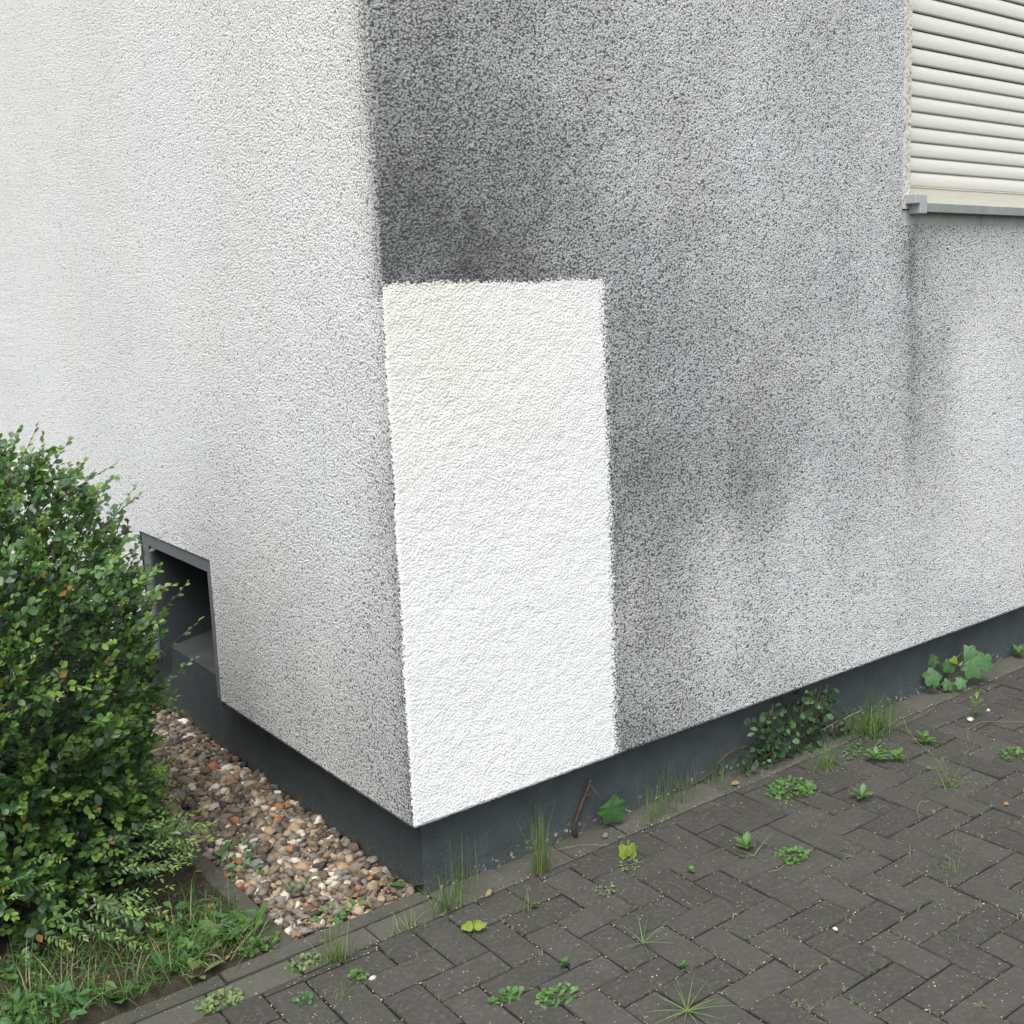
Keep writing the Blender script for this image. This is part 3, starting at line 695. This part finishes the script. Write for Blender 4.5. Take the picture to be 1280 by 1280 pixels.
# ---- grass and weeds
def blade(mb, p, d, L, w, droop, m=0, n=4):
    P = Vector(p); d = Vector(d).normalized(); s = d.cross(Vector((0, 0, 1)))
    if s.length < .05: s = Vector((random.uniform(-1, 1), random.uniform(-1, 1), 0))
    s.normalize(); s = (s+rv(.3)).normalized(); V = []
    for i in range(n+1):
        t = i/n; ww = w*(1-t**1.6)*.5+.00015; V += [P-s*ww, P+s*ww]; d = (d+Vector((d.x*.5, d.y*.5, -1))*droop/n).normalized(); P = P+d*(L/n)
        if P.z < .003: P.z = .003
    mb.add(V, [(2*i, 2*i+1, 2*i+3, 2*i+2) for i in range(n)], m)
def tuft(x, y, n, L, label, spread=.5, w=.0022, droop=.8, pale=.25, r=.015, group=None, name='grass_tuft', z=0):
    mb = MB()
    for _ in range(n):
        a = random.uniform(0, 6.28); k = abs(random.gauss(0, spread))
        blade(mb, (x+random.gauss(0, r), y+random.gauss(0, r*.7), z), (math.cos(a)*k, math.sin(a)*k, 1), L*random.uniform(.45, 1.1), w*random.uniform(.6, 1.2), droop*random.uniform(.3, 1.5), 2 if random.random() < .06 else (1 if random.random() < pale else 0))
    return tag(mb.obj(name, [GR1, GR2, STRAW]), label, 'grass', group)
def rosette(x, y, n, L, label, shape=SPOON, mat=WEED, tilt=.5, stem=0.0, cat='weed', name='weed', group=None, z=0):
    e = tag(empty(name, (x, y, z)), label, cat, group); l = Leaves(); mb = MB()
    if stem: mb.tube([(0, 0, 0), (.003, .002, stem*.5), (.002, 0, stem)], [.0016, .0013, .001], 5); mb.obj('stem', mat, e, True)
    for k in range(n):
        a = k*2.4+random.uniform(-.3, .3); t = tilt*random.uniform(.6, 1.4)*(1 if k < n*.6 else 1.8); zz = stem*(.35+.65*k/max(1, n-1)) if stem else .002
        d = Vector((math.cos(a), math.sin(a), t)); l.add((0, 0, zz), d, Vector((-math.cos(a)*t, -math.sin(a)*t, 1))+rv(.15), L*random.uniform(.65, 1.1), shape, mat)
    l.singles(e); return e
def mat_plant(x, y, rx, ry, n, ll, label, shape=ROUND, mat=WEED, h=.018, name='mat_weed', cat='weed', group=None):
    l = Leaves(); mb = MB()
    for _ in range(n):
        a = random.uniform(0, 6.28); k = math.sqrt(random.random()); p = Vector((x+rx*k*math.cos(a), y+ry*k*math.sin(a), random.uniform(.002, h)*(1-.6*k)))
        l.add(p, Vector((math.cos(a), math.sin(a), random.uniform(-.1, .6)))+rv(.5), Vector((-.3, -.5, 1))+rv(.35), ll*random.uniform(.6, 1.2), shape, mat if random.random() < .8 else WEEDD)
    e = tag(empty(name, (x, y, 0)), label, cat, group); o = l.join('leaves', [mat, WEEDD], e); o.location = (-x, -y, 0); tag(o, kind='stuff')
    for k in range(6):
        a = k*1.05+random.uniform(0, .5); mb.tube([(0, 0, .003), (rx*.5*math.cos(a), ry*.5*math.sin(a), .006), (rx*.95*math.cos(a), ry*.95*math.sin(a), .004)], .0006, 3)
    mb.obj('runners', mat, e); return e

mat_plant(1.275, -.185, .085, .068, 190, .015, 'large bright green mat of tiny leaves spreading from the kerb, biggest of the flat mats', mat=WEED)
mat_plant(.945, -.485, .050, .040, 80, .014, 'small round bright green leaf mat alone between pavers right of the rosette')
mat_plant(.045, -.555, .046, .030, 60, .015, 'low leaf mat at the bottom edge, the larger right one of a pair')
mat_plant(-.045, -.475, .036, .020, 34, .015, 'low narrow leaf mat at the bottom edge, the smaller left one of a pair')
mat_plant(2.03, -.53, .060, .045, 46, .018, 'leafy green mat cut by the right picture border')
mat_plant(-.335, -.022, .040, .030, 70, .011, 'yellowish moss-like cushion on the kerb below the gravel corner', mat=GR2)
mat_plant(-.545, -.035, .050, .034, 120, .012, 'yellow green fine-leaved cushion on the kerb at the bottom left', mat=GR2)
mat_plant(-.262, -.165, .018, .016, 34, .011, 'tiny dense green cushion in the joint by a white pebble', mat=WEED)
mat_plant(-.40, -.165, .018, .012, 20, .013, 'tiny weed cushion in a bottom left paver joint', mat=WEEDD)
mat_plant(2.50, .02, .085, .035, 60, .020, 'dark low weed in front of the lobed-leaf vine', mat=WEEDD)
mat_plant(1.69, -.165, .09, .05, 60, .020, 'loose patch of small weeds and straw in front of the big grass tuft', shape=SPOON, mat=WEED, h=.04)

rosette(.876, -.365, 12, .042, 'upright light green rosette left of the small round mat', SPOON, WEED, .9, .012)
rosette(1.386, -.385, 10, .050, 'light green rosette with long leaves standing alone in mid paving', SPOON, WEED, .8, .010)
rosette(1.90, -.265, 10, .052, 'leafy weed beside a tall bent stalk below the grass clump', SPOON, WEED, .8, .015)
rosette(1.655, -.235, 9, .050, 'left one of two weeds standing in the straw below the grass tuft', SPOON, WEED, .7, .015)
rosette(1.705, -.285, 9, .046, 'right one of two weeds standing in the straw below the grass tuft', SPOON, WEED, .7, .015)
rosette(1.72, -.40, 5, .022, 'tiny weed in a paver joint under the tall bent stalk', SPOON, WEED, .7, .004)
rosette(2.985, .02, 12, .050, 'small bushy weed at the wall foot at the far right', LANCE, WEED, 1.0, .02)
rosette(2.25, -.245, 9, .040, 'thin upright weed with leafy top beside the white scrap', SPOON, WEED, .6, .07)
rosette(.667, -.352, 5, .017, 'tiny round-leaved seedling left of the light green rosette', ROUND, WEED, .5, .008)
rosette(.335, -.668, 6, .016, 'tiny seedling in a joint right of the wiry grass star', ROUND, WEED, .6, .008)
rosette(.130, -.470, 9, .016, 'small dense seedling above the pair of leaf mats', ROUND, WEEDD, .6, .010)
rosette(.235, -.200, 8, .014, 'small green seedling right of the yellow leaves in the joint', ROUND, WEED, .5, .010)
rosette(.045, .115, 3, .075, 'weed with two jagged leaves in the gravel against the plinth corner', SPOON, WEEDD, .7, .0)
rosette(-.372, .190, 2, .105, 'tall upright dandelion leaf standing at the bed edging', SPOON, WEED, 3.2, .0)
rosette(-.45, .20, 7, .085, 'dandelion rosette with broad leaves in the bed behind the edging', SPOON, WEED, .9, .0)
rosette(-.60, .16, 7, .075, 'broad-leaved weed in the middle of the bed front', SPOON, WEEDD, .9, .0)
rosette(-.73, .13, 8, .068, 'yellow green jagged weed near the bottom left of the bed', SPOON, WEED, .8, .0)
rosette(-.55, .10, 8, .060, 'light weed leaning on the edging beside dry stalks', SPOON, GR2, .7, .0)
rosette(-.84, .17, 5, .06, 'curled single weed at the left end of the bed', ROUND, WEEDD, 1.2, .02)
mat_plant(-.385, .115, .052, .028, 46, .020, 'round-leaved clover patch at the corner of the bed edging', ROUND, WEED, .03)
mat_plant(-.20, .30, .03, .04, 12, .022, 'small leafy weed growing up between gravel stones', OVAL, WEEDD, .06)
mat_plant(-.17, .125, .06, .025, 22, .022, 'straggly green weed on the gravel at the edging corner', OVAL, WEED, .045)
mat_plant(-.255, .62, .04, .06, 26, .024, 'dark leafy weed at the gravel side under the shrub', OVAL, WEEDD, .09)
mat_plant(-.27, .50, .05, .05, 26, .022, 'leafy sprig leaning over the gravel in front of the shrub', OVAL, WEEDD, .07)

tuft(1.85, -.055, 120, .19, 'largest green grass tuft at the wall foot right of the ivy', .42, .0034, 1.0, .12, .045)
tuft(.356, -.062, 90, .19, 'tall thin grass tuft before the plinth left of the brown twig', .16, .0020, .35, .45, .012)
tuft(.055, -.052, 60, .10, 'grass tuft in the kerb joint below the plinth corner', .35, .0022, .8, .35, .022)
tuft(.12, -.015, 26, .18, 'wispy tall grass against the plinth near its corner', .14, .0017, .35, .4, .022)
tuft(-.268, -.060, 60, .115, 'yellowish fan-shaped grass tuft below the gravel corner', .45, .0020, .7, .6, .016)
tuft(-.070, -.052, 30, .07, 'short pale grass sprig on the kerb left of the yellow seedling', .5, .0018, .7, .5, .02)
tuft(.835, -.035, 44, .17, 'wispy grass tuft on the kerb right of the lobed leaf', .20, .0017, .4, .45, .03)
tuft(.96, -.01, 30, .15, 'thin sparse grass by the kerb under the middle of the wall', .2, .0016, .4, .4, .035)
tuft(1.12, .0, 26, .12, 'thin sparse grass by the kerb left of the creeping ivy sprig', .25, .0016, .5, .4, .035)
tuft(1.50, -.155, 60, .10, 'short grass tuft in the paving left of the straw patch', .4, .0024, .8, .3, .03)
tuft(1.66, -.53, 26, .13, 'sparse grass with straw on the right paving', .7, .0018, .8, .5, .02)
tuft(1.20, -.84, 16, .05, 'faint short grass in a joint at the lower right', .5, .0015, .6, .5, .02)
tuft(.212, -.205, 10, .09, 'few pale grass stalks with tiny flowers below the tall tuft', .4, .0016, .5, .7, .012)
tuft(-.33, -.215, 16, .06, 'faint grass in a joint near the tiny weed cushion', .5, .0015, .6, .4, .014)
def star(x, y, n, L, label, el=.35):
    e = tag(empty('wiry_grass', (x, y, 0)), label, 'grass')
    for k in range(n):
        mb = MB(); a = k*6.28/n+random.uniform(-.35, .35); blade(mb, (0, 0, .004), (math.cos(a), math.sin(a), el*random.uniform(.5, 1.6)), L*random.uniform(.55, 1.15), .0026, .25, random.choice([0, 1, 1])); mb.obj('blade', [GR1, GR2], e)
star(.334, -.527, 11, .13, 'star-shaped wiry grass lying on the pavers at bottom centre')
star(.226, -.80, 16, .11, 'bigger grass star with stiff blades at the bottom edge')
star(.86, -.41, 4, .10, 'two-stalked grass with seed tips left of the small round mat')
star(1.045, -.56, 3, .11, 'thin grass with one long leaning stalk below the long-leaved rosette')
def stalk(P, label, name='dry_stalk', r=.0008, mat=STRAW): 
    mb = MB(); P = [Vector(p) for p in P]; Q = []
    for i in range(len(P)-1):
        p0, p1, p2, p3 = P[max(0, i-1)], P[i], P[i+1], P[min(len(P)-1, i+2)]
        for k in range(5):
            u = k/5; Q.append(.5*((2*p1)+(p2-p0)*u+(2*p0-5*p1+4*p2-p3)*u*u+(3*p1-p0-3*p2+p3)*u**3)+rv(.0012))
    Q.append(P[-1]); mb.tube(Q, r, 4); return tag(mb.obj(name, mat, None, True), label, 'stalk')
stalk([(1.66, -.53, 0), (1.63, -.50, .09), (1.60, -.42, .16), (1.66, -.34, .19)], 'tall bent green stalk arching over the right paving', r=.0012, mat=GR2)
stalk([(1.95, -.10, .01), (2.05, -.12, .02), (2.16, -.10, .01), (2.28, -.06, .006)], 'dry curved runner lying right of the grass clump')
stalk([(2.02, -.36, .004), (2.12, -.30, .008), (2.22, -.30, .006), (2.34, -.40, .004)], 'dry brown runner below the white scrap')
stalk([(.98, -.62, .004), (1.03, -.60, .008), (1.08, -.60, .004), (1.11, -.56, .004)], 'bleached straw lying on a paver below the small round mat')
stalk([(.82, -.50, .004), (.85, -.52, .012), (.89, -.50, .003)], 'dead straw wisp in a joint left of the bleached straw')
stalk([(1.16, -.73, .004), (1.19, -.71, .03), (1.20, -.70, .006)], 'small dead sprig standing in a joint at lower right')
stalk([(1.39, -.60, .004), (1.41, -.58, .04), (1.44, -.60, .05)], 'forked dead sprig between pavers right of centre')
stalk([(1.33, -.77, .004), (1.36, -.75, .01), (1.40, -.73, .003)], 'thin dead grass stem in a joint further right')
stalk([(-.42, .15, .01), (-.44, .17, .06), (-.50, .19, .075), (-.55, .16, .05)], 'arched straw stalk over the dandelion leaves')
stalk([(-.56, .12, .01), (-.53, .11, .035), (-.48, .13, .06)], 'brown dead stalk leaning at the bed edging')
stalk([(.46, .02, .004), (.53, -.03, .012), (.60, -.07, .004)], 'straw lying across the kerb joint below the brown twig')
stalk([(1.20, .045, .005), (1.16, .04, .05), (1.24, .045, .075), (1.33, .046, .065)], 'bare brown runner arching against the plinth', r=.0018, mat=TWIG)
stalk([(.97, .045, .03), (1.02, .046, .012), (1.10, .046, .02), (1.16, .045, .035)], 'thin curved brown runner on the plinth right of the lobed leaf', r=.0016, mat=TWIG)
# yellow seedlings
def seedling(x, y, label, L, mat, stem=.05, tilt=.35, az=(2.6, 5.2)):
    e = tag(empty('seedling', (x, y, 0)), label, 'seedling'); mb = MB(); mb.tube([(0, 0, 0), (.002, .001, stem*.5), (0, 0, stem)], [.0028, .0024, .0018], 6); mb.obj('stem', YEL, e, True); l = Leaves()
    for a in az: l.add((0, 0, stem), (math.cos(a), math.sin(a), tilt), (-math.cos(a)*.3-.2, -math.sin(a)*.3-.3, 1), L, LOB[2], mat)
    l.add((0, 0, stem), (.1, -.1, 1), (-.6, -.7, .1), L*.45, LANCE, YEL); l.singles(e)
seedling(.052, -.19, 'yellow two-leaved seedling in the paving below the plinth corner', .030, YEL, .022, .0, (2.7, 5.6))
seedling(.594, -.165, 'yellow green seedling with upright drooping leaves before the lobed leaf', .040, YEL, .040, -1.5, (2.9, 5.4))
mat_plant(.575, -.205, .035, .025, 26, .013, 'pale straggling weed at the foot of the upright yellow seedling', SPOON, GR2, .02)
mat_plant(.425, -.265, .032, .020, 24, .013, 'pale small weed in the joint above the wiry grass star', SPOON, GR2, .02)
# cut twig with one lobed leaf
e = tag(empty('woody_sprout', (.565, .042, 0)), 'brown cut twig rising before the plinth with one lobed green leaf', 'twig')
mb = MB(); mb.tube([(0, 0, -.01), (-.004, .004, .03), (.012, .002, .07), (.032, .0, .11), (.052, -.004, .145), (.058, -.006, .168)], [.0075, .006, .0055, .005, .0048, .0046], 7); mb.tube([(.036, 0, .118), (.050, -.008, .121), (.056, -.012, .130)], [.004, .003, .002], 5); mb.obj('stem', BARK, e, True)
mb = MB(); mb.tube([(.056, -.006, .150), (.074, -.018, .118), (.092, -.03, .088)], .0012, 4); mb.obj('petiole', TWIG, e, True)
l = Leaves(); l.add((.092, -.03, .094), (.42, -.18, -.62), (-.55, -.72, .42), .082, LOB[0], WEEDD); l.singles(e)
# vine-like plant with large lobed leaves at the right
e = tag(empty('lobed_leaf_plant', (2.43, .03, 0)), 'plant with large lobed vine-like leaves at the wall foot on the right', 'plant')
mb = MB(); tips = []
for dx, dy, z in [(-.10, -.03, .10), (-.05, .0, .145), (.02, -.04, .12), (.10, -.06, .115), (.15, -.10, .09), (.03, -.08, .06), (-.02, -.05, .05), (.13, -.03, .135)]:
    dx *= .74
    mb.tube([(0, 0, 0), (dx*.4, dy*.4, z*.7), (dx, dy, z)], [.003, .002, .0014], 5); tips.append((dx, dy, z))
mb.obj('stem', TWIG, e, True); l = Leaves()
for k, t in enumerate(tips):
    sgn = -1 if t[0] < .03 else 1
    nC = (Vector((-.58, -.66, .48))+rv(.16)).normalized(); d0 = Vector((sgn*.55+random.gauss(0, .25), -.1*sgn, -.30+random.gauss(0, .35))); d0 -= nC*d0.dot(nC)
    l.add(t, d0, nC, [.068, .056, .052, .080, .074, .046, .044, .066][k], LOB[k % 2], WEEDD)
l.add((.0, -.05, .115), (.2, -.1, .5), (-.6, -.7, .3), .030, LOB[2], YEL); l.add((.03, -.06, .10), (.3, -.1, .3), (-.6, -.7, .3), .026, LANCE, BROWNL); l.singles(e)
# small-leaved creeper hanging under the overhang
def creeper(x0, x1, label, n, h, yy, L=.019, nstem=7, name='creeper'):
    e = tag(empty(name, ((x0+x1)/2, yy, 0)), label, 'plant'); l = Leaves(); mb = MB(); ox = (x0+x1)/2
    for k in range(nstem):
        xs = random.uniform(x0, x1)-ox; P = [Vector((xs*.5, .0, 0))]
        for i in range(4): P.append(P[-1]+Vector(((xs*.5)/4+random.gauss(0, .012), random.gauss(-.004, .008), h*random.uniform(.15, .27))))
        mb.tube(P, [.002, .0018, .0015, .0012, .0008], 4)
        for q in range(n//nstem):
            t = random.random()**.8*3.999; i = int(t); p = P[i].lerp(P[i+1], t-i)+Vector((random.gauss(0, .022), random.gauss(-.012, .014), random.gauss(0, .012))); p.z = min(max(p.z, .006), h)
            l.add(p, (random.gauss(0, 1), random.gauss(-.5, .5), random.gauss(0, .7)), (-.35+random.gauss(0, .3), -.75, .45+random.gauss(0, .3)), L*random.uniform(.65, 1.2), random.choice([OVAL, ROUND]), random.choice([LDC, LDC, LDC, LDC, LD1, LD2]))
    mb.obj('stem', TWIG, e, True); l.singles(e)
creeper(1.30, 1.70, 'dark small-leaved creeper filling the gap under the wall overhang', 300, .234, .010, .026, 18)
creeper(1.24, 1.40, 'low creeping sprig with dark leaves and brown runners on the kerb', 66, .085, .018, .024, 6)
creeper(1.70, 1.80, 'short leafy sprig right of the dense creeper by a bare twig', 26, .12, -.005, .024, 3)
stalk([(1.62, -.02, .06), (1.72, -.03, .075), (1.82, -.04, .085)], 'bare pale twig sticking out right of the dense creeper', 'twig', .002, STRAW)
# grass of the bed: uncountable
mb = MB()
for _ in range(2700):
    y = .09+abs(random.gauss(0, .20)); x = random.uniform(-1.4, -.368)
    if fbm(np.array(x*6+30), np.array(y*6+9), 15) < .45 and y > .14: continue
    z = float(soil_z(np.array(x), np.array(y)))
    a = random.uniform(0, 6.28); k = random.uniform(.1, 1.1); blade(mb, (x, y, z), (math.cos(a)*k, math.sin(a)*k, 1), random.uniform(.03, .12), random.uniform(.0016, .0034), random.uniform(.3, 1.6), random.choice([3, 3, 3, 3, 0, 0, 0, 1, 3, 3, 0, 2]))
tag(mb.obj('bed_grass', [GR1, GR2, STRAW, GRD]), kind='stuff')
lv = Leaves()
for _ in range(1000):
    y = .09+abs(random.gauss(0, .18)); x = random.uniform(-1.3, -.372)
    if fbm(np.array(x*8+70), np.array(y*8+19), 25) < .46: continue
    z = float(soil_z(np.array(x), np.array(y)))+random.uniform(.004, .035); lv.add((x, y, z), rv(1)*Vector((1, 1, .4)), Vector((-.3, -.4, 1))+rv(.4), random.uniform(.014, .045), random.choice([OVAL, SPOON, LANCE, SPOON]), random.choice([WEED, WEEDD, WEEDD]))
tag(lv.join('ground_cover', [WEED, WEEDD]), kind='stuff')
lv = Leaves()
for _ in range(260):
    if random.random() < .6: x = random.uniform(-.30, .045); y = random.choice([random.uniform(.09, .2), random.uniform(.1, 2)]); x = x if y < .2 else random.uniform(-.06, .045); z = random.uniform(.0, .012)
    else: x = random.uniform(-1.2, -.37); y = random.uniform(.09, .8); z = float(soil_z(np.array(x), np.array(y)))+.004
    lv.add((x, y, z), rv(1)*Vector((1, 1, .2)), Vector((0, 0, 1))+rv(.3), random.uniform(.012, .03), random.choice([OVAL, LANCE]), random.choice([BROWNL, BROWNL, STRAW, TWIG]))
tag(lv.join('leaf_litter', [BROWNL, STRAW, TWIG]), kind='stuff')
# moss and thin grass along the kerb joint
mb = MB()
for _ in range(420):
    x = random.uniform(-.3, 2.2); y = KFRONT+random.gauss(0, .006) if random.random() < .6 else .046
    if fbm(np.array(x*7+3), np.array(9.), 45) < .5: continue
    a = random.uniform(0, 6.28); blade(mb, (x, y, 0), (math.cos(a)*.5, math.sin(a)*.5, 1), random.uniform(.01, .05), .0014, .6, random.choice([0, 0, 1, 2]), 3)
for c in random.sample(cells, len(cells)):
    for _ in range(5):
        e = random.random()
        a, b = (c[0]+e*(c[1]-c[0]), c[2]) if random.random() < .5 else (c[0], c[2]+e*(c[3]-c[2]))
        x, y = lat(a, b)
        if y > KFRONT or not (-.9 < x < 3.3) or y < -1.5 or fbm(np.array(x*3.2+19.), np.array(y*3.2+50.), 87) < .56: continue
        for _ in range(random.randint(1, 5)):
            q = random.uniform(0, 6.28); blade(mb, (x+random.gauss(0, .004), y+random.gauss(0, .004), -.004), (math.cos(q)*.9, math.sin(q)*.9, .8), random.uniform(.004, .020), random.uniform(.0010, .0022), .6, random.choice([0, 1, 1, 2, 2, 2]), 3)
tag(mb.obj('joint_grass', [GR1, GR2, STRAW]), kind='stuff')
# odd bits on the paving
def pebble(x, y, r, mt, label, sq=(1.5, .9, .7), cat='pebble'):
    i = random.randrange(7); me = mesh('pebble', SH[i][0]*r*np.array(sq), SH[i][1], True); o = link('pebble', me, None, STONES[mt]); o.location = (x, y, r*.5); o.rotation_euler.z = random.uniform(0, 3); tag(o, label, cat)
pebble(.734, -.812, .0065, 6, 'white pebble lying on the pavers at the lower right')
pebble(-.24, -.195, .0075, 6, 'white pebble beside the tiny green cushion at bottom left')
pebble(2.21, -.245, .012, 6, 'whitish crumbled scrap beside the thin upright weed', (2.2, 1.2, .3), 'scrap')
pebble(2.34, -.24, .008, 6, 'small white round pebble behind the thin upright weed')
pebble(.63, -.02, .010, 4, 'grey stone on the paver joint beside the upright yellow seedling')
pebble(.185, -.058, .010, 2, 'flat tan stone in the kerb joint near the plinth corner', (2.2, 1, .5))
pebble(-.125, .098, .017, 2, 'yellowish stone at the edging of the gravel corner', (1.4, .9, .8), 'stone')
lv = Leaves(); lv.add((1.15, -.035, .01), (.9, -.3, .1), (-.2, -.4, 1), .032, OVAL, BROWNL); tag(lv.join('fallen_leaf', [BROWNL]), 'fallen tan leaf lying on the kerb in mid picture', 'leaf')
lv = Leaves(); lv.add((1.66, -.72, .006), (.9, -.3, .1), (-.2, -.4, 1), .022, OVAL, BROWNL); tag(lv.join('fallen_leaf', [BROWNL]), 'small orange fallen leaf at the right border', 'leaf')
